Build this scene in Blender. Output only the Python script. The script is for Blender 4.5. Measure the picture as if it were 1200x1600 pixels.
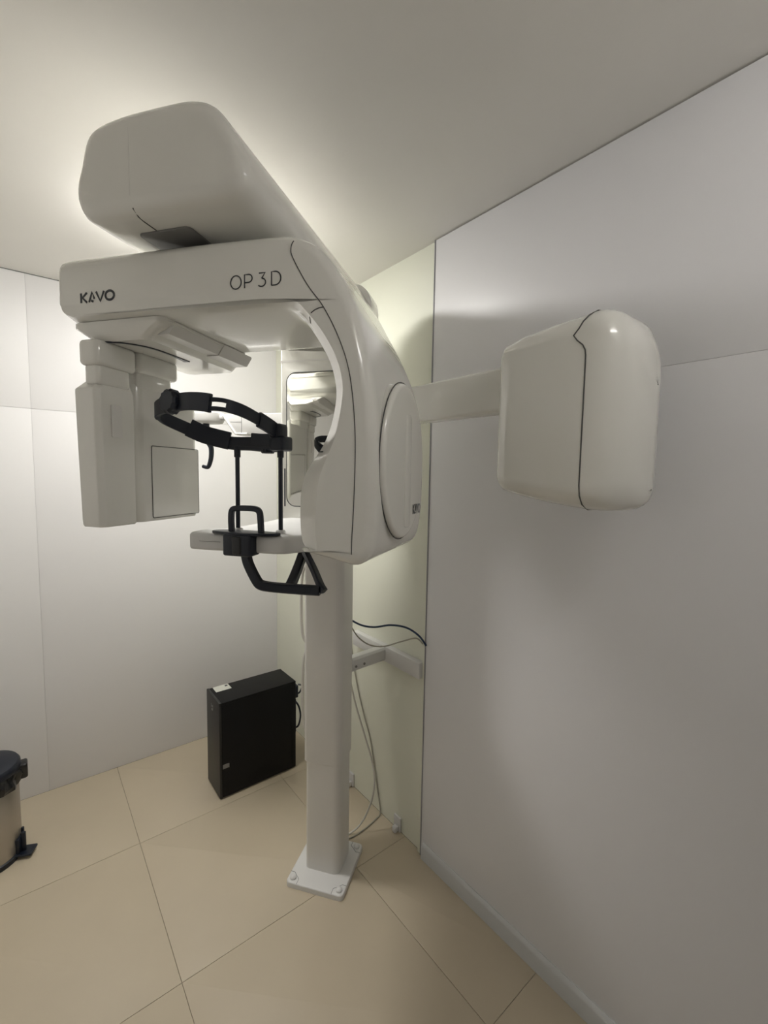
import bpy, bmesh, math, random
from mathutils import Vector, Matrix
from mathutils.bvhtree import BVHTree
from mathutils.geometry import tessellate_polygon
random.seed(7)
for o in list(bpy.data.objects): bpy.data.objects.remove(o)
S = bpy.context.scene; C = S.collection
PI = math.pi

# ------------------------------------------------------------------ camera
def set_camera():
    yaw, pitch, roll = math.radians(38.716), math.radians(-4.752), math.radians(0.937)
    f = Vector((math.sin(yaw)*math.cos(pitch), math.cos(yaw)*math.cos(pitch), math.sin(pitch)))
    r = Vector((math.cos(yaw), -math.sin(yaw), 0)); u = r.cross(f)
    r2 = math.cos(roll)*r + math.sin(roll)*u; u2 = -math.sin(roll)*r + math.cos(roll)*u
    cd = bpy.data.cameras.new('camera'); cd.sensor_fit = 'VERTICAL'; cd.sensor_height = 36
    cd.lens = 693.73*36/1600; cd.clip_start = 0.02
    co = bpy.data.objects.new('camera', cd); C.objects.link(co)
    M = Matrix((r2, u2, -f)).transposed().to_4x4(); M.translation = Vector((-1.305, -2.786, 1.671))
    co.matrix_world = M; S.camera = co
set_camera()

# ------------------------------------------------------------------ world, exposure
w = bpy.data.worlds.new('world'); S.world = w; w.use_nodes = True
w.node_tree.nodes['Background'].inputs[0].default_value = (0.9, 0.92, 1, 1)
w.node_tree.nodes['Background'].inputs[1].default_value = 0.0
S.view_settings.view_transform = 'Standard'; S.view_settings.look = 'None'
S.view_settings.gamma = 1; S.view_settings.use_curve_mapping = False
S.view_settings.exposure = 0.14
MAIN = 126.0
TUBE = 12.5
#                     # brightness of the opal ceiling lamp
LAMP_AT = (-0.84, -0.90)

# ------------------------------------------------------------------ materials
def mat(name, col, rough=0.5, metal=0.0, spec=0.5, noise=0.0, scale=6.0, bump=0.0, bscale=120.0, coat=0.0):
    m = bpy.data.materials.new(name); m.use_nodes = True
    nt = m.node_tree; b = nt.nodes['Principled BSDF']
    b.inputs['Base Color'].default_value = (*col, 1); b.inputs['Roughness'].default_value = rough
    b.inputs['Metallic'].default_value = metal; b.inputs['Specular IOR Level'].default_value = spec
    b.inputs['Coat Weight'].default_value = coat; b.inputs['Coat Roughness'].default_value = 0.04
    tc = nt.nodes.new('ShaderNodeTexCoord')
    if noise:
        n = nt.nodes.new('ShaderNodeTexNoise'); n.inputs['Scale'].default_value = scale; n.inputs['Detail'].default_value = 5
        r = nt.nodes.new('ShaderNodeMix'); r.data_type = 'RGBA'
        r.inputs[6].default_value = (*[c*(1-noise) for c in col], 1); r.inputs[7].default_value = (*[min(1, c*(1+noise)) for c in col], 1)
        nt.links.new(tc.outputs['Object'], n.inputs['Vector']); nt.links.new(n.outputs['Fac'], r.inputs[0])
        nt.links.new(r.outputs[2], b.inputs['Base Color'])
    if bump:
        n2 = nt.nodes.new('ShaderNodeTexNoise'); n2.inputs['Scale'].default_value = bscale; n2.inputs['Detail'].default_value = 3
        bp = nt.nodes.new('ShaderNodeBump'); bp.inputs['Strength'].default_value = bump; bp.inputs['Distance'].default_value = 0.002
        nt.links.new(tc.outputs['Object'], n2.inputs['Vector']); nt.links.new(n2.outputs['Fac'], bp.inputs['Height'])
        nt.links.new(bp.outputs['Normal'], b.inputs['Normal'])
    return m
def emit(name, col, st):
    m = bpy.data.materials.new(name); m.use_nodes = True; nt = m.node_tree
    b = nt.nodes['Principled BSDF']; b.inputs['Base Color'].default_value = (.9, .9, .9, 1)
    b.inputs['Emission Color'].default_value = (*col, 1); b.inputs['Emission Strength'].default_value = st
    return m
M = dict(
    shell = mat('glossy_white_plastic', (.85, .84, .785), .13, coat=.5, noise=.015, scale=3),
    satin = mat('satin_white_plastic', (.77, .755, .72), .3, noise=.015, scale=4),
    powder = mat('white_powder_coat', (.75, .745, .73), .42, noise=.02, scale=9, bump=.05),
    seam = mat('seam_shadow_gap', (.10, .10, .095), .7),
    ink = mat('dark_lettering', (.035, .04, .045), .45),
    mirror = mat('mirror_glass', (.80, .80, .76), .025, metal=1),
    black = mat('black_plastic', (.006, .010, .021), .40, bump=.05, bscale=300),
    blackgloss = mat('black_gloss', (.012, .013, .015), .18),
    grey = mat('grey_plastic', (.23, .225, .215), .4),
    wall = mat('wall_board_white', (.86, .85, .855), .42, noise=.02, scale=2.2, bump=.03, bscale=60),
    wallfar = mat('far_wall_paint', (.84, .83, .82), .5, noise=.02, scale=2.2),
    wallr = mat('wall_panel_lavender', (.84, .835, .85), .38, noise=.02, scale=2.0, bump=.03, bscale=60),
    cream = mat('cream_plaster', (.84, .85, .73), .55, noise=.025, scale=4, bump=.06, bscale=70),
    ceil = mat('ceiling_paint', (.90, .88, .84), .8, noise=.02, scale=3, bump=.05, bscale=90),
    tile = mat('beige_floor_tile', (.58, .50, .375), .30, noise=.05, scale=5, bump=.03, bscale=160),
    grout = mat('grout', (.36, .30, .22), .8),
    base = mat('baseboard_paint', (.62, .63, .63), .35, noise=.04, scale=8),
    trim = mat('grey_edge_trim', (.36, .36, .37), .35),
    pcb = mat('black_steel', (.004, .004, .005), .50, spec=.25, bump=.08, bscale=400),
    pcf = mat('black_front_panel', (.018, .018, .018), .45),
    paper = mat('white_sticker', (.72, .72, .66), .6, noise=.06, scale=60),
    steel = mat('brushed_steel', (.46, .42, .37), .36, metal=.75, noise=.05, scale=12),
    bag = mat('black_bin_liner', (.010, .010, .012), .22),
    blue = mat('blue_network_cable', (.016, .04, .09), .4),
    gcable = mat('grey_cable', (.42, .40, .33), .45),
    wcable = mat('white_cable', (.68, .66, .60), .45),
    clamp = emit('tube_light', (1.0, .98, .95), TUBE),
    lamp = emit('opal_lamp', (1.0, .98, .945), MAIN),
)

# ------------------------------------------------------------------ mesh helpers
def new_obj(name, verts, faces, m, parent=None, smooth=35):
    me = bpy.data.meshes.new(name); me.from_pydata([tuple(v) for v in verts], [], faces); me.validate()
    bm = bmesh.new(); bm.from_mesh(me); bmesh.ops.remove_doubles(bm, verts=bm.verts, dist=1e-6)
    bmesh.ops.recalc_face_normals(bm, faces=bm.faces); bm.to_mesh(me); bm.free()
    me.materials.append(m)
    if smooth:
        me.polygons.foreach_set('use_smooth', [True]*len(me.polygons)); me.set_sharp_from_angle(angle=math.radians(smooth))
    o = bpy.data.objects.new(name, me); C.objects.link(o)
    if parent: o.parent = parent
    return o
def empty(name, loc=(0, 0, 0), rz=0):
    o = bpy.data.objects.new(name, None); C.objects.link(o); o.location = loc; o.rotation_euler = (0, 0, rz)
    o.empty_display_size = .1
    return o
def tag(o, label=None, cat=None, group=None, kind=None):
    if label: o['label'] = label
    if cat: o['category'] = cat
    if group: o['group'] = group
    if kind: o['kind'] = kind
    return o
class MB:
    def __init__(s): s.v = []; s.f = []
    def add(s, v, f):
        k = len(s.v); s.v += [Vector(a) for a in v]; s.f += [tuple(i+k for i in q) for q in f]; return s
    def build(s, name, m, parent=None, smooth=35): return new_obj(name, s.v, s.f, m, parent, smooth)
def spline(pts, n=8, closed=False):
    P = [Vector(p) for p in pts]; out = []; N = len(P)
    for i in range(N if closed else N-1):
        p0 = P[(i-1) % N] if closed or i > 0 else P[0]; p1 = P[i]; p2 = P[(i+1) % N]
        p3 = P[(i+2) % N] if closed or i+2 < N else P[-1]
        for k in range(n):
            t = k/n
            out.append(0.5*((2*p1)+(p2-p0)*t+(2*p0-5*p1+4*p2-p3)*t*t+(3*p1-p0-3*p2+p3)*t**3))
    if not closed: out.append(P[-1])
    return out
def rings(R, cap=True, closed=False):
    n = len(R[0]); v = [q for r in R for q in r]; f = []
    for i in range(len(R)-1):
        for k in range(n):
            a = i*n+k; b = i*n+(k+1) % n; f.append((a, b, b+n, a+n))
    if closed:
        o = (len(R)-1)*n
        for k in range(n): f.append((o+k, o+(k+1) % n, (k+1) % n, k))
    elif cap:
        f.append(tuple(range(n))[::-1]); f.append(tuple((len(R)-1)*n+k for k in range(n)))
    return v, f
def tube(pts, r, n=10, sp=6, cap=True):
    P = spline(pts, sp) if sp else [Vector(p) for p in pts]
    R = []; up = None
    for i, p in enumerate(P):
        t = (P[min(i+1, len(P)-1)]-P[max(i-1, 0)]).normalized()
        if up is None: up = t.orthogonal().normalized()
        up = (up-t*up.dot(t)).normalized(); b = t.cross(up)
        rr = r(i/(len(P)-1)) if callable(r) else r
        R.append([p+rr*(math.cos(2*PI*k/n)*up+math.sin(2*PI*k/n)*b) for k in range(n)])
    return rings(R, cap)
def offset(poly, d):
    """inward offset of a counter-clockwise 2D polygon"""
    n = len(poly); out = []
    for i in range(n):
        a = Vector(poly[i-1]); b = Vector(poly[i]); c = Vector(poly[(i+1) % n])
        e1 = (b-a); e2 = (c-b)
        if e1.length < 1e-9 or e2.length < 1e-9: out.append(b.copy()); continue
        e1.normalize(); e2.normalize()
        n1 = Vector((-e1.y, e1.x)); n2 = Vector((-e2.y, e2.x)); m = n1+n2
        if m.length < 1e-6: m = n1
        m.normalize(); out.append(b+m*(d/max(.5, m.dot(n1))))
    return out
def ccw(p):
    a = sum(p[i-1][0]*p[i][1]-p[i][0]*p[i-1][1] for i in range(len(p)))
    return p if a > 0 else p[::-1]
def extr(poly, t0, t1, b0=.0, b1=.0, to=lambda a, b, t: (a, t, b), seg=5):
    """prism of a 2D outline between t0 and t1 with rounded rims b0 / b1"""
    poly = ccw([Vector((q[0], q[1])) for q in poly]); L = []
    for k in range(seg+1 if b0 else 1):
        a = (PI/2)*k/seg if b0 else 0
        L.append((b0*(1-math.sin(a)), t0+b0*(1-math.cos(a))))
    for k in range(seg+1 if b1 else 1):
        a = (PI/2)*k/seg if b1 else 0
        L.append((b1*(1-math.cos(a)), t1-b1*(1-math.sin(a))))
    R = [[Vector(to(q.x, q.y, t)) for q in (offset(poly, d) if d > 1e-9 else poly)] for d, t in L]
    if len(poly) < 60: return rings(R)
    v, f = rings(R, False); n = len(poly); o = (len(R)-1)*n          # long concave outlines: triangulated caps
    tri = tessellate_polygon([[Vector((q.x, q.y, 0)) for q in poly]])
    for a, b, c in tri: f.append((a, b, c)); f.append((o+c, o+b, o+a))
    return v, f
def rrect(x0, x1, y0, y1, r, n=6):
    out = []
    rr = r if isinstance(r, (tuple, list)) else (r,)*4       # bl, br, tr, tl
    for (cx, cy, a0, q) in ((x0+rr[0], y0+rr[0], PI, rr[0]), (x1-rr[1], y0+rr[1], 1.5*PI, rr[1]), (x1-rr[2], y1-rr[2], 0, rr[2]), (x0+rr[3], y1-rr[3], .5*PI, rr[3])):
        for k in range(n+1):
            a = a0+.5*PI*k/n; out.append((cx+q*math.cos(a), cy+q*math.sin(a)))
    return out
XY = lambda a, b, t: (a, b, t)
XZ = lambda a, b, t: (a, t, b)
YZ = lambda a, b, t: (t, a, b)
def rbox(x0, x1, y0, y1, z0, z1, r=.004, b=None):
    b = r*.7 if b is None else b
    return extr(rrect(x0, x1, y0, y1, r, 4), z0, z1, b, b, XY, 3)
def box(x0, x1, y0, y1, z0, z1):
    v = [(x, y, z) for x in (x0, x1) for y in (y0, y1) for z in (z0, z1)]
    return v, [(0, 1, 3, 2), (4, 6, 7, 5), (0, 4, 5, 1), (2, 3, 7, 6), (0, 2, 6, 4), (1, 5, 7, 3)]
def lathe(prof, n=32, c=(0, 0), cap=True):
    return rings([[Vector((c[0]+r*math.cos(2*PI*k/n), c[1]+r*math.sin(2*PI*k/n), z)) for k in range(n)] for r, z in prof], cap)
def sweep(P, W, T, up=Vector((0, 0, 1)), closed=False):
    """strap of height W(i) and thickness T(i) along points P, standing upright"""
    R = []; N = len(P)
    for i, p in enumerate(P):
        t = (P[(i+1) % N]-P[i-1]) if closed else (P[min(i+1, N-1)]-P[max(i-1, 0)])
        t.normalize(); s = t.cross(up).normalized(); h = s.cross(t).normalized()
        a, b = W(i/(N-1))/2, T(i/(N-1))/2; e = min(a, b)*.35
        R.append([p+h*y+s*x for x, y in ((b, -a+e), (b, a-e), (b-e, a), (-b+e, a), (-b, a-e), (-b, -a+e), (-b+e, -a), (b-e, -a))])
    return rings(R, True, closed)
def strokes(lines, wd, to, depth=.0006):
    """flat lettering: every stroke a thin ribbon with thickness"""
    mb = MB()
    for ln in lines:
        P = [Vector((q[0], q[1])) for q in ln]; L = []; Rr = []
        for i, p in enumerate(P):
            t = (P[min(i+1, len(P)-1)]-P[max(i-1, 0)]).normalized(); nn = Vector((-t.y, t.x))*wd/2
            L.append(p+nn); Rr.append(p-nn)
        poly = L+Rr[::-1]; n = len(L); v = []; f = []
        for dd in (0, depth):
            v += [to(q.x, q.y, dd) for q in L]+[to(q.x, q.y, dd) for q in Rr]
        for i in range(n-1):
            f.append((2*n+i, 2*n+i+1, 3*n+i+1, 3*n+i)); f.append((i, n+i, n+i+1, i+1))
            f.append((i, i+1, 2*n+i+1, 2*n+i)); f.append((n+i, 3*n+i, 3*n+i+1, n+i+1))
        f.append((0, 2*n, 3*n, n)); f.append((n-1, 2*n-1, 4*n-1, 3*n-1))
        mb.add(v, f)
    return mb
def arc(cx, cy, rx, ry, a0, a1, n=18):
    return [(cx+rx*math.cos(math.radians(a0+(a1-a0)*k/n)), cy+ry*math.sin(math.radians(a0+(a1-a0)*k/n))) for k in range(n+1)]

def snap(o, pts, d):
    """lay points onto the surface of o, looking along d (all in the frame of o)"""
    t = BVHTree.FromPolygons([v.co for v in o.data.vertices], [tuple(p.vertices) for p in o.data.polygons]); d = Vector(d).normalized(); out = []
    for q in pts:
        h = t.ray_cast(Vector(q)-d*.3, d)
        out.append(h[0] if h[0] is not None else Vector(q))
    return out

# ================================================================== ROOM
H = 2.6; XL = -2.3; YF = -3.15; PT = .014         # room height, left wall, wall behind the camera, panel thickness
YP = -1.475                                       # where the panelled part of the right wall begins
fl = MB().add(*box(XL, 0, YF, 0, -.05, -.003)).build('floor', M['grout'], None, 0); tag(fl, kind='structure')
xs = [-.275+.7*k for k in range(-4, 2)]; ys = [-1.355+.7*k for k in range(-4, 3)]
for i in range(len(xs)-1):
    for j in range(len(ys)-1):
        x0, x1 = max(xs[i], XL), min(xs[i+1], 0); y0, y1 = max(ys[j], YF), min(ys[j+1], 0)
        if x1-x0 < .03 or y1-y0 < .03: continue
        g = .0008
        MB().add(*rbox(x0+g, x1-g, y0+g, y1-g, -.003, 0, .0012, .0006)).build('tile', M['tile'], fl, 30)
tag(MB().add(*box(XL, .0, YF, 0, H, H+.05)).build('ceiling', M['ceil'], None, 0), kind='structure')
wb = MB().add(*box(XL, 0, .006, .1, 0, H)).build('wall_back', M['base'], None, 0); tag(wb, kind='structure')
# boards on the back wall
for (x0, x1) in ((XL, -1.28), (-1.28, 0)):
    for (z0, z1) in ((0, 1.965), (1.965, H)):
        MB().add(*rbox(x0+.0003, x1-.0003, 0, .006, z0+.0005*(z0 > 0), z1-.0005-(.004 if z1 == H else 0), .0005, .0004)).build('wall_board', M['wall'], wb, 30)
wr = MB().add(*box(0, .1, YF, 0.1, 0, H)).build('wall_right', M['cream'], None, 0); tag(wr, kind='structure')
for (y0, y1) in ((YF, -2.72), (-2.72, YP)):
    for (z0, z1) in ((0.005, 1.9622), (1.9622, H-.005)):
        MB().add(*rbox(-PT, -.0005, y0+.0003, y1-.0003, z0+.0003, z1-.0003, .0006, .0005)).build('wall_panel', M['wallr'], wr, 30)
tag(MB().add(*box(XL-.1, XL, YF, .1, 0, H)).build('wall_left', M['wallfar'], None, 0), kind='structure')
tag(MB().add(*box(XL, 0, YF-.1, YF, 0, H)).build('wall_front', M['wallfar'], None, 0), kind='structure')
# tube lamp on the wall behind the camera, above the place where the photographer stands
tl = empty('wall_lamp', (-.62, YF, 2.52)); tag(tl, 'opal tube lamp high on the wall behind the camera', 'lamp')
MB().add(*rbox(-.30, .30, .0005, .03, -.03, .03, .006)).build('lamp_base', M['powder'], tl)
MB().add(*tube([(-.27, .058, 0), (.27, .058, 0)], .026, 16, 0)).build('tube', M['clamp'], tl)
# baseboard of the panelled part, with a rounded top and a grey joint on the floor
bb = MB().add(*extr([(-PT-.013, 0), (-PT, 0), (-PT, .072), (-PT-.004, .072), (-PT-.011, .064), (-PT-.013, .056)], YF, YP-.012, 0, .001, XZ)).build('baseboard_right', M['base'], None, 30); tag(bb, kind='structure')
# metal edge strip where the panelling ends, and the cable duct beside its lower part
tag(MB().add(*rbox(-PT-.003, -.0005, YP, YP+.005, .0, H-.003, .001)).build('trim_1', M['trim'], None, 30), kind='structure')
tag(MB().add(*rbox(-.012, -.0005, YP+.0055, YP+.026, .0, .955, .003)).build('trim_2', M['cream'], None, 30), kind='structure')

# ceiling lamp, hidden behind the machine's head from here
lp = empty('ceiling_lamp', (*LAMP_AT, H)); tag(lp, 'round opal drum lamp on the ceiling behind the X-ray machine head', 'lamp')
MB().add(*lathe([(.03, -.0005), (.112, -.0005), (.115, -.004), (.115, -.014), (.11, -.017), (.03, -.017)], 40)).build('lamp_base', M['powder'], lp)
MB().add(*lathe([(.104, -.017), (.106, -.021), (.106, -.030), (.103, -.036), (.094, -.040), (.01, -.042)], 40)).build('diffuser', M['lamp'], lp)

# ================================================================== X-RAY MACHINE
A = math.radians(54); C0 = Vector((-.374, -1.269, 0))
xm = empty('xray_machine', C0, -A)
tag(xm, 'white dental X-ray machine on a floor column with rotating arm and black head support', 'X-ray machine')
def W2M(p):                                        # room point -> machine frame
    d = Vector(p)-C0; c, s = math.cos(A), math.sin(A)
    return Vector((d.x*c-d.y*s, d.x*s+d.y*c, d.z))

# ---- base plate, column
bp = MB().add(*extr(rrect(-.123, .123, -.132, .132, .018), 0, .022, 0, .005, XY)).build('base_plate', M['powder'], xm)
for sx in (-1, 1):
    for sy in (-1, 1):
        x, y = sx*.100, sy*.108
        MB().add(*lathe([(.013, .021), (.013, .027), (.010, .031), (.004, .033)], 20, (x, y))).build('bolt_cap', M['powder'], bp)
        g = MB()
        a = Vector((sx*.123-sx*.048, sy*.131)); b = Vector((sx*.123-sx*.048, sy*.108)); c = Vector((sx*.105, sy*.082)); d = Vector((sx*.122, sy*.082))
        g.add(*sweep([Vector((q.x, q.y, .0222)) for q in (a, b, c, d)], lambda t: .0006, lambda t: .0014))
        g.build('cover_seam', M['seam'], bp, 0)
MB().add(*extr(rrect(-.074, .076, -.050, .095, (.016, .03, .03, .016), 6), .022, .55, 0, 0, XY)).build('column_tube', M['satin'], xm)
MB().add(*extr(rrect(-.080, .082, -.056, .10, (.016, .034, .034, .016), 6), .495, 1.42, .003, 0, XY)).build('column_sleeve', M['satin'], xm)

# ---- carriage: tall housing on the column with the patient's mirror
ca = MB().add(*extr(rrect(-.158, .158, 1.385, 2.30, (.05, .05, .05, .05), 8), -.10, .095, .012, .05, XZ)).build('carriage', M['shell'], xm)
mr = MB().add(*extr(rrect(-.128, .128, 1.548, 2.045, .035, 8), -.1022, -.097, .001, 0, XZ)).build('mirror', M['mirror'], ca)
rim = rrect(-.1295, .1295, 1.5465, 2.0465, .036, 8)
MB().add(*sweep([Vector((a, -.1012, b)) for a, b in rim], lambda t: .003, lambda t: .003, Vector((0, 1, 0)), True)).build('mirror_gasket', M['seam'], ca)
MB().add(*rbox(-.1405, -.1355, -.1015, -.098, 1.545, 1.69, .001)).build('indicator_slot', M['black'], ca)
MB().add(*extr(rrect(-.156, .156, 2.085, 2.093, .002, 2), -.1006, -.098, 0, 0, XZ)).build('housing_seam', M['satin'], ca)

# ---- upper arm: deep rounded head above the rotating arm
prof = spline([(-.236, 2.262), (-.228, 2.226), (-.205, 2.206), (-.15, 2.2), (-.02, 2.2), (.10, 2.2), (.150, 2.206), (.178, 2.228), (.180, 2.262),
               (.156, 2.315), (.128, 2.358), (.100, 2.386), (.055, 2.400), (-.03, 2.402), (-.11, 2.400), (-.175, 2.389), (-.204, 2.366), (-.222, 2.31)], 5, True)
def slab(v, d):                                    # cross-section shrunk towards its middle
    return [Vector((-.025+(q.x+.025)*(1-d/.2), v, 2.30+(q.y-2.30)*(1-d/.1))) for q in prof]
R = [slab(-.862, .030)]+[slab(-.862+.032*(1-math.cos(a*PI/12)), .030*(1-math.sin(a*PI/12))) for a in range(1, 7)]+[slab(.04, 0), slab(.06, .02)]
ua = MB().add(*rings(R)).build('upper_arm', M['shell'], xm, 30)
MB().add(*tube(snap(ua, [Vector((-.083, -.855+.015*k, 2.10)) for k in range(0, 14)], (0, 0, 1)), .0015, 6, 0)).build('cover_seam', M['seam'], ua)
MB().add(*tube(snap(ua, [Vector((-.083, -.9, 2.232+.013*k)) for k in range(11)], (0, 1, 0)), .0006, 6, 0)).build('cover_seam', M['satin'], ua)
MB().add(*extr(rrect(-.15, .166, 2.08, 2.395, .085, 8), .0, .15, .01, .05, XZ, 5)).build('rear_housing', M['shell'], ua)
MB().add(*rbox(-.135, .0, -.79, -.66, 2.196, 2.2012, .012, .001)).build('hatch', M['grey'], ua)

# ---- rotating arm (gantry): C-shaped body, beam left, tube housing right
def gx(u, v, z):                                   # the outer end of the tube housing is turned slightly
    k = max(0, min(1, (u-.35)/.08)); k = k*k*(3-2*k)
    return (u+.11*(v+.60)*k, v, z)
outer = [(-.404, 2.10), (-.402, 2.155), (-.392, 2.174), (-.370, 2.181), (-.30, 2.181), (-.15, 2.179), (0, 2.177), (.12, 2.174), (.20, 2.171), (.240, 2.164), (.278, 2.146),
         (.318, 2.106), (.352, 2.050), (.383, 1.984), (.412, 1.899), (.430, 1.812), (.438, 1.711), (.438, 1.60), (.430, 1.525), (.412, 1.488), (.375, 1.477), (.32, 1.487), (.262, 1.502)]
inner = [(.243, 1.512), (.236, 1.54), (.234, 1.59), (.239, 1.648), (.258, 1.690), (.290, 1.735), (.311, 1.79), (.319, 1.850), (.306, 1.908), (.277, 1.960), (.243, 2.005), (.215, 2.026), (.17, 2.030), (.05, 2.030), (-.10, 2.030), (-.25, 2.030), (-.33, 2.030), (-.372, 2.036), (-.395, 2.052)]
facet = [(.292, 1.506), (.290, 1.545), (.291, 1.597), (.296, 1.654), (.311, 1.697), (.333, 1.748), (.346, 1.808), (.349, 1.858), (.335, 1.910), (.305, 1.962), (.270, 2.004), (.238, 2.030), (.17, 2.040), (.05, 2.041), (-.10, 2.041), (-.25, 2.041), (-.33, 2.041), (-.366, 2.047), (-.383, 2.060)]
NS = 4; base = spline(outer+inner, NS, True); fr = spline(outer+facet, NS, True); off = offset(ccw(base), .022)
if ccw(base)[0] != base[0]: off = off[::-1]
front = []
for i in range(len(base)):
    c = i/NS; no = len(outer)-1
    k = 0 if c <= no-1 else (min(1, c-(no-1)) if c <= no else 1)
    if c > len(outer+inner)-1: k = len(outer+inner)-c
    front.append(off[i].lerp(fr[i], k))
R = []
for v, wo, wi in ((-.772, 0, 0), (-.7705, .30, .04), (-.766, .62, .15), (-.759, .86, .31), (-.750, 1, .52), (-.730, 1, 1)):
    ring = []
    for i in range(len(base)):
        c = i/NS; inn = c > len(outer)-.5 and c < len(outer+inner)-.5
        q = front[i].lerp(base[i], wi if inn else wo); ring.append(Vector(gx(q.x, v, q.y)))
    R.append(ring)
bb_ = ccw(base); rev = bb_[0] != base[0]
for k in range(7):
    a = (PI/2)*k/6; o2 = offset(bb_, .045*(1-math.cos(a))) if k else bb_
    if rev: o2 = o2[::-1]
    R.append([Vector(gx(q.x, -.40-.045*(1-math.sin(a)), q.y)) for q in o2])
gv, gf = rings(R, False); n_ = len(base); o_ = (len(R)-1)*n_
for a, b, c in tessellate_polygon([[Vector((q.x, q.y, 0)) for q in base]]): gf.append((a, b, c)); gf.append((o_+c, o_+b, o_+a))
ga = MB().add(gv, gf).build('rotating_arm', M['shell'], xm, 28)
FV = -.7722
def on_face(pts, n=5): return [Vector(gx(q.x, FV, q.y)) for q in spline([Vector((a, b)) for a, b in pts], n)]
seam = [(.238, 2.150), (.233, 2.136), (.237, 2.116), (.270, 2.059), (.306, 2.012), (.341, 1.946), (.368, 1.868), (.383, 1.778), (.386, 1.700), (.382, 1.594), (.378, 1.540), (.377, 1.503)]
MB().add(*tube(snap(ga, on_face(seam), (0, 1, 0)), .0012, 6, 0)).build('cover_seam', M['seam'], ga)
s2 = snap(ga, [Vector(gx(a, -.772, b)) for a, b in ((.306, 2.012), (.296, 2.011), (.287, 2.008), (.279, 2.003), (.272, 1.997), (.266, 1.991))], (0, 1, 0))
MB().add(*tube(s2, .0012, 6, 0)).build('cover_seam', M['seam'], ga)
# oval cover on the outer end
oval = [(.14*math.cos(2*PI*k/48), .185*math.sin(2*PI*k/48)*(1 if math.sin(2*PI*k/48) > 0 else .97)) for k in range(48)]
def endp(a, b, t): return gx(.4375+t, -.605+a, 1.700+b)
dv, df = extr(oval, -.02, .012, 0, .010, endp, 5)
dc = MB().add(dv, df).build('end_cover', M['shell'], ga, 40)
MB().add(*sweep([Vector(endp(a*1.012, b*1.012, .0008)) for a, b in oval], lambda t: .0022, lambda t: .0022, Vector((1, 0, 0)), True)).build('cover_seam', M['seam'], ga)
MB().add(*extr(rrect(-.008, .034, -.155, .115, .012, 4), .009, .0135, 0, .002, endp, 3)).build('raised_strip', M['shell'], ga)
# KAVO logo strokes in a unit box (height 1)
def kavo():
    L = [[(0, 0), (0, 1)], [(.58, 1), (.14, .52), (.58, 0)],
         [(.80, 0), (1.12, 1), (1.34, .30)], [(1.02, .16), (1.22, .02)],
         [(1.52, 1), (1.92, 0), (2.30, 1)], arc(2.86, .5, .42, .46, 0, 360, 26)]
    return L
def put(L, x0, z0, h, sx=1.0): return [[(x0+q[0]*h*sx, z0+q[1]*h) for q in l] for l in L]
fp = lambda a, b, d: gx(a, FV-d-.0001, b)
strokes(put(kavo(), -.322, 2.0715, .0225, 1.33), .0052, fp).build('logo_lettering', M['ink'], ga, 0)
op3d = [arc(.50, .5, .48, .50, 0, 360, 34),
        [(1.28, 0), (1.28, 1), (1.62, 1)]+arc(1.62, .70, .34, .30, 90, -90, 14)+[(1.28, .40)],
        [(2.56, 1), (3.10, 1), (2.80, .60)]+arc(2.78, .30, .36, .30, 80, -140, 18),
        [(3.66, 0), (3.66, 1), (3.96, 1)]+arc(3.96, .5, .50, .50, 90, -90, 20)+[(3.66, 0)]]
strokes(put(op3d, .089, 2.0655, .0275, .985), .0024, fp).build('model_lettering', M['ink'], ga, 0)
ep = lambda a, b, d: Vector(endp(a, b, .0137+d-.010))
strokes(put(kavo(), .058, -.126, .024, .75), .0030, lambda a, b, d: Vector(endp(a, b, .0122+d))).build('logo_lettering', M['ink'], ga, 0)
# small service screw and light window on the inner rim
MB().add(*lathe([(.006, 0), (.006, .002), (.003, .0026)], 16)).build('sensor_window', M['ink'], ga)
ga.children[-1].location = (.12, -.55, 2.0275)
MB().add(*rbox(-.004, .004, -.003, .003, -.006, .006, .0015)).build('laser_window', M['ink'], ga)
ga.children[-1].location = snap(ga, [(.292, -.75, 1.718)], (0, 1, 0))[0]

# ---- sensor carrier under the left end of the beam
sc = MB()
ring0 = rrect(-.385, -.10, -.752, -.40, .03, 5); ring1 = rrect(-.345, -.165, -.738, -.365, .03, 5)
sc.add(*rings([[Vector((a, b, 2.034)) for a, b in ring0], [Vector((a, b, 2.024)) for a, b in ring0], [Vector((a, b, 1.996)) for a, b in ring1], [Vector((a, b, 1.990)) for a, b in offset([Vector(q) for q in ring1], .006)]]))
sc = sc.build('sensor_carrier', M['shell'], xm, 30)
MB().add(*extr([(-.165, 2.028), (-.155, 2.002), (-.118, 2.002), (-.098, 2.028)], -.72, -.40, .0, .012, XZ, 3)).build('rail', M['satin'], sc, 30)
MB().add(*extr([(-.167, 2.028), (-.156, 1.9995), (-.116, 1.9995), (-.096, 2.028)], -.53, -.375, .0, .02, XZ, 3)).build('rail_end', M['satin'], sc, 30)
slot = spline([(-.30, -.735, 1.9895), (-.262, -.722, 1.9895), (-.235, -.695, 1.9895), (-.220, -.660, 1.9895), (-.217, -.61, 1.9895), (-.222, -.56, 1.9895), (-.226, -.525, 1.9895)], 5)
MB().add(*sweep(slot, lambda t: .003, lambda t: .007+.012*max(0, t-.72)/.28, Vector((0, 0, 1)))).build('slot', M['black'], sc)

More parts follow.
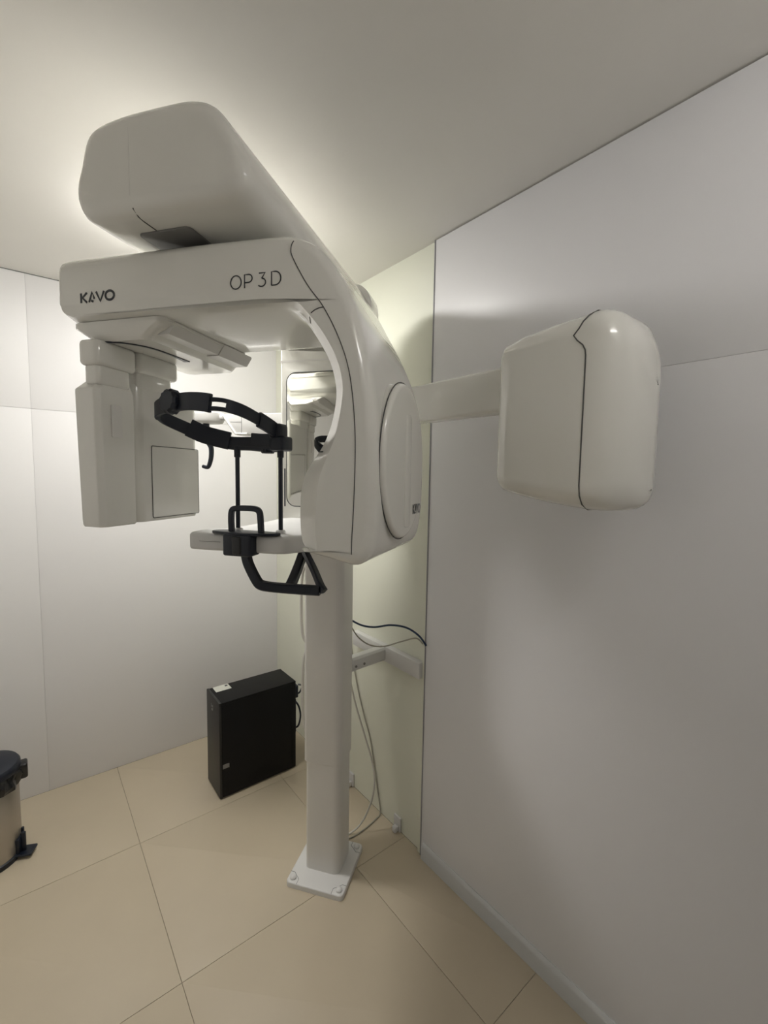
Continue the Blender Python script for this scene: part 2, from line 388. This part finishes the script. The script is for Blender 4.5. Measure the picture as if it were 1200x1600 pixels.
# ---- panoramic sensor (near) and volume sensor (behind it)
ps = MB()
pf = [(-.372, -.757), (-.312, -.760), (-.300, -.748), (-.299, -.648), (-.340, -.640), (-.372, -.66)]
R = []
for z, k, dx in ((1.526, .90, .004), (1.531, .94, .004), (1.545, .95, .003), (1.74, .985, .001), (1.865, 1, 0), (1.874, .995, 0)):
    R.append([Vector((-.335+(a+.335)*k+dx, -.70+(b+.70)*k, z)) for a, b in pf])
R.append([Vector((-.330+(a+.335)*.62, -.69+(b+.70)*.72, 1.903)) for a, b in pf]); R.append([Vector((-.330+(a+.335)*.55, -.69+(b+.70)*.66, 1.906)) for a, b in pf])
ps.add(*rings(R)); pso = ps.build('panoramic_sensor', M['shell'], xm, 25)
bv = pso.modifiers.new('bevel', 'BEVEL'); bv.width = .006; bv.segments = 3; bv.limit_method = 'ANGLE'; bv.angle_limit = math.radians(25)
MB().add(*rbox(-.345, -.297, -.755, -.655, 1.885, 1.935, .012)).build('neck', M['shell'], pso)
MB().add(*rbox(-.352, -.288, -.765, -.640, 1.930, 1.992, .016)).build('neck', M['shell'], pso)
MB().add(*extr(rrect(-.722, -.690, 1.757, 1.838, .003, 3), -.3018, -.2952, 0, .0006, YZ)).build('window_panel', M['satin'], pso)
vs = MB()
R = []
for z, k in ((1.528, .97), (1.533, .985), (1.56, .99), (1.74, 1), (1.90, 1.0), (1.908, .985)):
    R.append([Vector((-.345+(a+.345)*k, -.51+(b+.51)*k, z)) for a, b in rrect(-.392, -.300, -.642, -.383, (.02, .03, .03, .02), 4)])
vso = vs.add(*rings(R)).build('volume_sensor', M['shell'], xm, 30)
MB().add(*rbox(-.375, -.297, -.632, -.50, 1.895, 1.95, .016)).build('neck', M['shell'], vso)
MB().add(*rbox(-.38, -.285, -.64, -.485, 1.938, 1.994, .018)).build('neck', M['shell'], vso)
MB().add(*extr(rrect(-.588, -.392, 1.538, 1.742, .004, 3), -.3015, -.2985, 0, .0008, YZ)).build('front_plate', M['shell'], vso)
MB().add(*sweep([Vector((-.2992, a, b)) for a, b in rrect(-.5895, -.3905, 1.5365, 1.7435, .005, 3)], lambda t: .0012, lambda t: .0016, Vector((1, 0, 0)), True)).build('plate_seam', M['seam'], vso)

# ---- chin shelf, chin rest, handles
sh = MB()
sh.add(*extr(spline([(-.185, -.565), (-.17, -.585), (-.06, -.582), (.03, -.580), (.085, -.578), (.118, -.56), (.15, -.50), (.155, -.40), (.13, -.25), (.12, -.09), (-.12, -.09), (-.13, -.30), (-.14, -.46), (-.185, -.51)], 4, True), 1.452, 1.502, .008, .012, XY, 4))
sho = sh.build('chin_shelf', M['powder'], xm)
MB().add(*sweep([Vector(q) for q in ((-.181, -.578, 1.478), (-.14, -.5868, 1.478), (-.08, -.585, 1.478))], lambda t: .001, lambda t: .0016)).build('cover_seam', M['grey'], sho)
MB().add(*lathe([(.014, 1.50), (.014, 1.508), (.011, 1.512)], 16, (.071, -.52))).build('rod_socket', M['powder'], sho)
MB().add(*lathe([(.014, 1.50), (.014, 1.508), (.011, 1.512)], 16, (-.066, -.52))).build('rod_socket', M['powder'], sho)
cr = MB().add(*rbox(-.056, .030, -.612, -.56, 1.446, 1.505, .008)).build('chin_rest', M['black'], xm)
MB().add(*rbox(-.026, .004, -.6155, -.60, 1.452, 1.50, .006)).build('rest_insert', M['blackgloss'], cr)
MB().add(*extr(spline([(-.10, -.59), (-.02, -.606), (.03, -.605), (.085, -.585), (.09, -.56), (.02, -.545), (-.05, -.545), (-.10, -.56)], 4, True), 1.502, 1.510, .002, .002, XY, 2)).build('rest_wing', M['black'], cr)
frm = [Vector((-.050, -.575, 1.508)), Vector((-.051, -.575, 1.545)), Vector((-.048, -.575, 1.566)), Vector((-.036, -.575, 1.573)), Vector((0, -.575, 1.5745)), Vector((.026, -.575, 1.573)), Vector((.037, -.575, 1.565)), Vector((.040, -.575, 1.545)), Vector((.042, -.575, 1.508))]
MB().add(*sweep(spline(frm, 4), lambda t: .014, lambda t: .015, Vector((0, 1, 0)))).build('bite_frame', M['black'], cr)
hd = MB()
h1 = [(-.006, -.575, 1.462), (-.004, -.575, 1.440), (.004, -.575, 1.415), (.024, -.57, 1.374), (.036, -.567, 1.362), (.060, -.56, 1.357), (.12, -.55, 1.354), (.200, -.54, 1.353)]
hd.add(*sweep(spline(h1, 5), lambda t: .021, lambda t: .026, Vector((0, 1, .02))))
h2 = [(.212, -.540, 1.352), (.197, -.530, 1.366), (.155, -.48, 1.396), (.095, -.415, 1.438), (.085, -.40, 1.455)]
hd.add(*sweep(spline(h2, 5), lambda t: .018, lambda t: .020, Vector((0, 1, .2))))
h3 = [(.110, -.545, 1.354), (.103, -.50, 1.375), (.085, -.42, 1.41), (.075, -.36, 1.455)]
hd.add(*sweep(spline(h3, 5), lambda t: .028, lambda t: .020, Vector((1, 0, .1))))
hd.build('handle', M['black'], xm, 40)

# ---- head support: two rods, straps round the head, hinges and knobs
hs = empty('head_support'); hs.parent = xm
for x in (-.066, .071):
    ro = MB().add(*lathe([(.0062, 1.505), (.0062, 1.74)], 14, (x, -.52))).build('rod', M['black'], hs)
    MB().add(*lathe([(.009, 1.715), (.009, 1.728), (.0095, 1.745)], 14, (x, -.52))).build('rod_collar', M['black'], hs)
low = [(.060, -.500, 1.753), (.02, -.492, 1.752), (-.036, -.49, 1.755), (-.10, -.505, 1.757), (-.16, -.53, 1.773), (-.205, -.565, 1.796), (-.232, -.605, 1.815), (-.235, -.63, 1.826)]
MB().add(*sweep(spline(low, 6), lambda t: .043-.012*t, lambda t: .010)).build('strap', M['black'], hs)
low2 = [(-.098, -.510, 1.762), (-.16, -.535, 1.778), (-.195, -.562, 1.797)]
MB().add(*sweep(spline(low2, 5), lambda t: .051, lambda t: .013)).build('strap_sleeve', M['black'], hs)
low3 = [(.058, -.508, 1.757), (.01, -.500, 1.757), (-.032, -.498, 1.760)]
MB().add(*sweep(spline(low3, 5), lambda t: .051, lambda t: .014)).build('strap_sleeve', M['black'], hs)
upA = [(-.235, -.63, 1.826), (-.222, -.648, 1.836), (-.179, -.67, 1.842), (-.10, -.695, 1.845), (-.055, -.70, 1.843), (-.020, -.70, 1.838)]
MB().add(*sweep(spline(upA, 6), lambda t: .038+.008*t, lambda t: .013)).build('strap', M['black'], hs)
# slotted front strap: two rails with an open slot between them, then one piece
upB = spline([(-.026, -.70, 1.836), (-.005, -.697, 1.836), (.018, -.685, 1.833), (.040, -.65, 1.824), (.052, -.60, 1.810), (.060, -.55, 1.795), (.066, -.515, 1.780)], 8)
k = 17
for dz in (-.0108, .0108):
    MB().add(*sweep([q+Vector((0, 0, dz)) for q in upB[:k]], lambda t: .0105, lambda t: .006)).build('strap_rail', M['black'], hs)
MB().add(*sweep(upB[k-2:], lambda t: .032-.002*t, lambda t: .006)).build('strap', M['black'], hs)
MB().add(*sweep(upB[:4], lambda t: .040, lambda t: .007)).build('strap_sleeve', M['black'], hs)
MB().add(*sweep(upB[32:], lambda t: .040, lambda t: .012)).build('strap_sleeve', M['black'], hs)
def knob(c, axis, r, h, nb=12):
    ax = Vector(axis).normalized(); a = ax.orthogonal().normalized(); b = ax.cross(a); n = nb*4; R = []
    for t, k in ((0, .92), (.12, 1), (.8, 1), (1, .86)):
        R.append([Vector(c)+ax*h*t+(a*math.cos(2*PI*i/n)+b*math.sin(2*PI*i/n))*r*k*(1+.05*math.cos(2*PI*i*nb/n)) for i in range(n)])
    return rings(R)
MB().add(*knob((-.138, -.676, 1.845), (-.25, -1, .1), .030, .030)).build('adjustment_knob', M['black'], hs, 30)
MB().add(*knob((.020, -.50, 1.739), (0, 0, -1), .018, .012)).build('adjustment_knob', M['black'], hs, 30)
MB().add(*rbox(.044, .092, -.540, -.482, 1.733, 1.774, .010)).build('hinge_block', M['black'], hs)
MB().add(*rbox(.043, .082, -.540, -.49, 1.766, 1.808, .012)).build('hinge_block', M['black'], hs)
MB().add(*sweep([Vector(q) for q in ((-.072, -.518, 1.742), (0, -.50, 1.741), (.075, -.518, 1.742))], lambda t: .012, lambda t: .022)).build('cross_bar', M['black'], hs)

# ---- side arm behind the head support with a hanging nose rest
pa = MB().add(*extr([(-.14, 1.826), (-.14, 1.912), (-.455, 1.912), (-.47, 1.905), (-.412, 1.832), (-.40, 1.826)], -.02, .06, .004, .004, XZ, 3)).build('side_arm', M['powder'], xm, 30)
MB().add(*tube([(-.462, -.021, 1.906), (-.404, -.021, 1.831), (-.35, -.021, 1.829)], .005, 8, 0)).build('edge_strip', M['satin'], pa)
MB().add(*rbox(-.377, -.3755, -.0205, -.019, 1.827, 1.911, .0004)).build('cover_seam', M['seam'], pa)
MB().add(*rbox(-.43, -.377, -.0205, -.019, 1.8785, 1.8795, .0004)).build('cover_seam', M['seam'], pa)
MB().add(*rbox(-.53, -.45, .0, .045, 1.892, 1.912, .008)).build('arm_bridge', M['powder'], pa)
MB().add(*extr(rrect(-.640, -.495, -.03, .06, .04, 8), 1.878, 1.924, .012, .004, XY, 5)).build('holder_head', M['powder'], pa)
MB().add(*tube([(-.568, .01, 1.885), (-.566, .01, 1.84), (-.558, .01, 1.80), (-.545, .01, 1.775), (-.546, .01, 1.735), (-.556, .01, 1.702), (-.566, .01, 1.692), (-.588, .01, 1.696)], lambda t: .0135-.006*t, 10, 5)).build('nose_rest', M['black'], pa)

# ---- long arm and cassette head along the right wall
am = MB()
def ceph(x, y, z): return W2M((x, y, z))
am.add(*extr(rrect(-.285, -.215, 1.850, 1.970, .010, 4), -2.12, -1.22, .002, .002, lambda a, b, t: ceph(a, t, b), 2))
am.build('long_arm', M['shell'], xm)
R = []
def sect(y, x0, x1, z0, z1, r, n=8):
    return [ceph(a, y, b) for a, b in rrect(x0, x1, z0, z1, r, n)]
for y, x0, x1, z0, z1, r in ((-2.052, -.325, -.15, 1.660, 1.985, .03), (-2.055, -.340, -.135, 1.643, 2.003, .036), (-2.066, -.348, -.125, 1.634, 2.014, .042), (-2.12, -.352, -.118, 1.622, 2.024, .046), (-2.20, -.354, -.118, 1.609, 2.033, .05), (-2.288, -.353, -.118, 1.599, 2.039, .055)):
    R.append(sect(y, x0, x1, z0, z1, r))
ch = MB().add(*rings(R)).build('cassette_head', M['shell'], xm, 50)
R = []
for k in range(13):
    a = (PI/2)*k/12; s = math.cos(a); y = -2.2865-.092*math.sin(a)
    e = 1-s
    x0 = -.353+.15*e**1.25; x1 = -.118-.09*e**1.1; z0 = 1.599+.05*e**2.2; z1 = 2.040-.16*e**1.35
    r = min(.055+.05*e, (x1-x0)*.48, (z1-z0)*.48)
    R.append(sect(y, x0, x1, z0, z1, r))
MB().add(*rings(R)).build('front_cap', M['shell'], ch, 60)
near = [ceph(-.3540, -2.287+.030*math.exp(-((z-1.985)/.022)**2), z) for z in [1.66+.012*k for k in range(28)]]
top = [ceph(-.338, -2.283, 2.0255), ceph(-.315, -2.290, 2.0385), ceph(-.28, -2.294, 2.0412), ceph(-.2, -2.294, 2.0412)]
bot = [ceph(-.3540, -2.287, 1.655), ceph(-.350, -2.287, 1.632), ceph(-.336, -2.287, 1.612), ceph(-.31, -2.287, 1.600), ceph(-.2, -2.287, 1.5985)]
MB().add(*tube(bot[::-1]+near+[ceph(-.3525, -2.268, 1.997), ceph(-.347, -2.274, 2.012)]+top, .0015, 6, 0)).build('cover_seam', M['seam'], ch)

# ================================================================== wall bracket
br = empty('wall_bracket', (-.03, -1.2, .83)); tag(br, 'white steel wall bracket tying the column to the cream wall', 'bracket')
def rel(v, o): return [Vector(q)-o.location for q in v]
def rbuild(vf, name, m, o, sm=35): return new_obj(name, rel(vf[0], o), vf[1], m, o, sm)
rbuild(rbox(-.032, -.001, -1.455, -.955, .80, .872, .004), 'wall_rail', M['powder'], br)
P0 = Vector((-.265, -1.215, .835)); P1 = Vector((-.03, -1.20, .835))
rbuild(sweep([P0, P1], lambda t: .062, lambda t: .05), 'stay', M['powder'], br)
for k in (.25, .45):
    c = P0.lerp(P1, k)+Vector((0, -.025, -.008))
    rbuild(([c+Vector((.006*math.cos(q*PI/4), -.002*j, .006*math.sin(q*PI/4))) for j in (0, 1) for q in range(8)], [tuple(range(8, 16))]+[(i, (i+1) % 8, 8+(i+1) % 8, 8+i) for i in range(8)]), 'screw', M['grey'], br)
rbuild(tube([(-.27, -1.225, .80), (-.25, -1.24, .815), (-.235, -1.245, .845), (-.24, -1.235, .872)], .010, 8, 4), 'clamp', M['powder'], br)

# ================================================================== cables and sockets
def cable(name, pts, r, m, label, sp=8):
    v, f = tube(pts, r, 8, sp)
    return tag(new_obj(name, v, f, m, None, 60), label, 'cable')
cable('network_cable', [(-.235, -1.195, 1.045), (-.22, -1.206, 1.034), (-.18, -1.238, 1.009), (-.14, -1.279, 1.004), (-.1, -1.341, 1.022), (-.06, -1.40, 1.019), (-.028, -1.444, .990), (-.022, -1.485, .957)], .0042, M['blue'], 'dark blue network cable arching from the column to the wall panel edge')
cable('signal_cable', [(-.235, -1.215, 1.02), (-.22, -1.212, 1.006), (-.18, -1.215, .947), (-.14, -1.248, .913), (-.1, -1.299, .914), (-.06, -1.36, .944), (-.028, -1.425, .973), (-.020, -1.462, .958)], .0032, M['gcable'], 'thin grey cable sagging below the blue cable towards the panel edge')
cable('power_cable', [(-.2, -1.192, 1.42), (-.2, -1.187, 1.304), (-.205, -1.181, 1.136), (-.205, -1.173, 1.0), (-.2, -1.163, .81), (-.17, -1.171, .646), (-.13, -1.19, .486), (-.1, -1.218, .347), (-.098, -1.243, .25), (-.115, -1.24, .15), (-.15, -1.215, .05), (-.20, -1.19, .0055), (-.25, -1.17, .0055)], .0042, M['wcable'], 'long white cable hanging behind the column down to the floor')
cable('earth_cable', [(-.006, -.90, .80), (-.006, -.94, .65), (-.006, -.985, .53), (-.006, -1.035, .43), (-.006, -1.085, .34), (-.006, -1.123, .208), (-.006, -1.151, .106), (-.010, -1.18, .012), (-.05, -1.195, .0045), (-.122, -1.210, .0045), (-.19, -1.215, .0045), (-.24, -1.205, .0045)], .0034, M['gcable'], 'thin cable running down the cream wall and back along the floor')
cable('black_cable', [(-.245, -1.17, 1.42), (-.225, -1.178, 1.32), (-.235, -1.175, 1.26), (-.25, -1.16, 1.2)], .0042, M['blackgloss'], 'short black cable under the machine body behind the column')
for dx, z0, z1, lab in ((-.006, .95, 1.30, 'white cable loop lying along the upper left side of the column'), (.0, .55, .93, 'white cable bowed along the middle left side of the column')):
    def P(u, v, z):
        c, s = math.cos(A), math.sin(A); return (C0.x+u*c+v*s, C0.y-u*s+v*c, z)
    cable('white_cable', [P(-.090, .03, z1), P(-.118+dx, .03, z1-.035), P(-.126+dx, .03, (z0+z1)/2), P(-.118+dx, .03, z0+.04), P(-.090, .03, z0)], .0065, M['wcable'], lab)
def socket(y, z, lab):
    o = empty('wall_plug', (0, y, z)); tag(o, lab, 'plug')
    MB().add(*rbox(-.010, -.0005, -.028, .018, .0, .07, .003)).build('wall_plate', M['powder'], o)
    MB().add(*rbox(-.034, -.010, -.020, .004, .004, .030, .006)).build('plug_body', M['powder'], o)
    return o
socket(-1.30, .0005, 'small white plug box at the foot of the cream wall near the baseboard')
so = socket(-.915, .0005, 'small white plug low on the cream wall behind the column')
cable('plug_cable', [(-.036, -.92, .016), (-.07, -.94, .010), (-.13, -.94, .0045), (-.21, -.92, .0045)], .004, M['wcable'], 'short white cable from the plug behind the column')

# ================================================================== computer tower
X0, X1, Y0, Y1, HZ = -.602, -.175, -.612, -.412, .512
pc = empty('computer_tower', ((X0+X1)/2, (Y0+Y1)/2, 0)); tag(pc, 'black computer tower standing on the floor beside the column', 'computer')
def pbuild(vf, name, m, sm=35, par=None): return new_obj(name, rel(vf[0], pc), vf[1], m, par or pc, sm)
pbuild(rbox(X0+.012, X1, Y0+.002, Y1-.002, .008, HZ, .003), 'case', M['pcb'])
pbuild(rbox(X0, X0+.013, Y0, Y1, .006, HZ+.002, .004), 'front_panel', M['pcf'])
pbuild(rbox(X0+.012, X1-.03, Y0-.0005, Y0+.002, .014, HZ-.012, .002), 'side_panel', M['pcb'])
for x in (X0+.04, X1-.05):
    for y in (Y0+.025, Y1-.025): pbuild(rbox(x-.015, x+.015, y-.012, y+.012, 0, .009, .004), 'foot', M['black'])
st = pbuild(rbox(X0+.030, X0+.112, Y1-.068, Y1-.004, HZ, HZ+.0008, .001), 'paper_sticker', M['paper'])
pbuild(rbox(X0+.090, X0+.104, Y1-.030, Y1-.016, HZ+.0008, HZ+.0012, .001), 'sticker_mark', M['ink'])
lg = [[(0, 0), (0, .5), (0, 1)], [(.12, .5), (.5, .5)], [(.6, 0), (.6, .5), (.6, 1)], [(0, -.25), (.6, -.25)], [(0, -.5), (.5, -.5)]]
mbx = strokes([[(Y0+.118-q[0]*.038, .448+q[1]*.022) for q in l] for l in lg], .005, lambda a, b, d: (X0-d-.0002, a, b))
new_obj('front_label', rel(mbx.v, pc), mbx.f, M['grey'], pc, 0)
pbuild(rbox(X0+.015, X0+.047, Y0-.0012, Y0-.0004, .163, .186, .004, .0002), 'side_badge', M['grey'])
pbuild(rbox(X1, X1+.022, Y0+.012, Y0+.045, .405, .475, .006), 'rear_plug', M['black'])
pbuild(rbox(X1, X1+.012, Y0+.02, Y0+.10, .20, .395, .004), 'rear_connectors', M['black'])
cable('computer_cable', [(X1+.010, Y0+.03, .38), (X1+.028, Y0+.02, .345), (X1+.036, Y0+.015, .29), (X1+.026, Y0+.02, .235), (X1+.010, Y0+.03, .22)], .0052, M['black'], 'black cable looping out of the back of the computer tower')
cable('mains_cable', [(X1+.022, Y0+.03, .418), (X1+.04, Y0+.03, .425), (X1+.07, Y0+.06, .44), (X1+.10, Y0+.16, .40)], .005, M['black'], 'black mains cable leading away from the top of the computer back')

# ================================================================== pedal bin
bn = empty('pedal_bin', (-1.505, -.36, 0)); tag(bn, 'round steel pedal bin with black lid and liner in the left corner of the view', 'bin')
MB().add(*lathe([(.118, .018), (.1185, .022), (.1185, .325), (.115, .33)], 40)).build('bin_body', M['steel'], bn)
MB().add(*lathe([(.10, 0), (.122, 0), (.124, .006), (.124, .022), (.119, .026)], 40)).build('base_ring', M['black'], bn)
MB().add(*lathe([(.127, .385), (.128, .395), (.127, .408), (.12, .418), (.095, .426), (.05, .430), (.01, .431)], 40)).build('lid', M['black'], bn)
R = []
for z, r, a in ((.318, .120, .004), (.322, .128, .006), (.34, .133, .007), (.358, .131, .008), (.375, .129, .005), (.39, .122, .003)):
    R.append([Vector(((r+a*math.sin(7*t*2*PI/56+z*60)+a*.6*math.sin(17*t*2*PI/56))*math.cos(2*PI*t/56), (r+a*math.sin(7*t*2*PI/56+z*60)+a*.6*math.sin(17*t*2*PI/56))*math.sin(2*PI*t/56), z)) for t in range(56)])
MB().add(*rings(R)).build('bin_liner', M['bag'], bn, 30)
MB().add(*rbox(.105, .150, -.035, .02, .33, .395, .010)).build('lid_hinge', M['bag'], bn)
pd = MB()
c, s = math.cos(math.radians(-25)), math.sin(math.radians(-25))
def pr(vf): return [Vector((q[0]*c-q[1]*s, q[0]*s+q[1]*c, q[2])) for q in vf[0]], vf[1]
pd.add(*pr(rbox(.10, .175, -.030, .030, .012, .022, .004)))
pd.add(*pr(rbox(.108, .130, -.022, .022, .018, .085, .004)))
pd.add(*pr(rbox(.128, .145, -.006, .006, .02, .105, .003)))
pd.add(*pr(rbox(.118, .128, .018, .030, .05, .11, .003)))
pd.build('pedal', M['black'], bn)
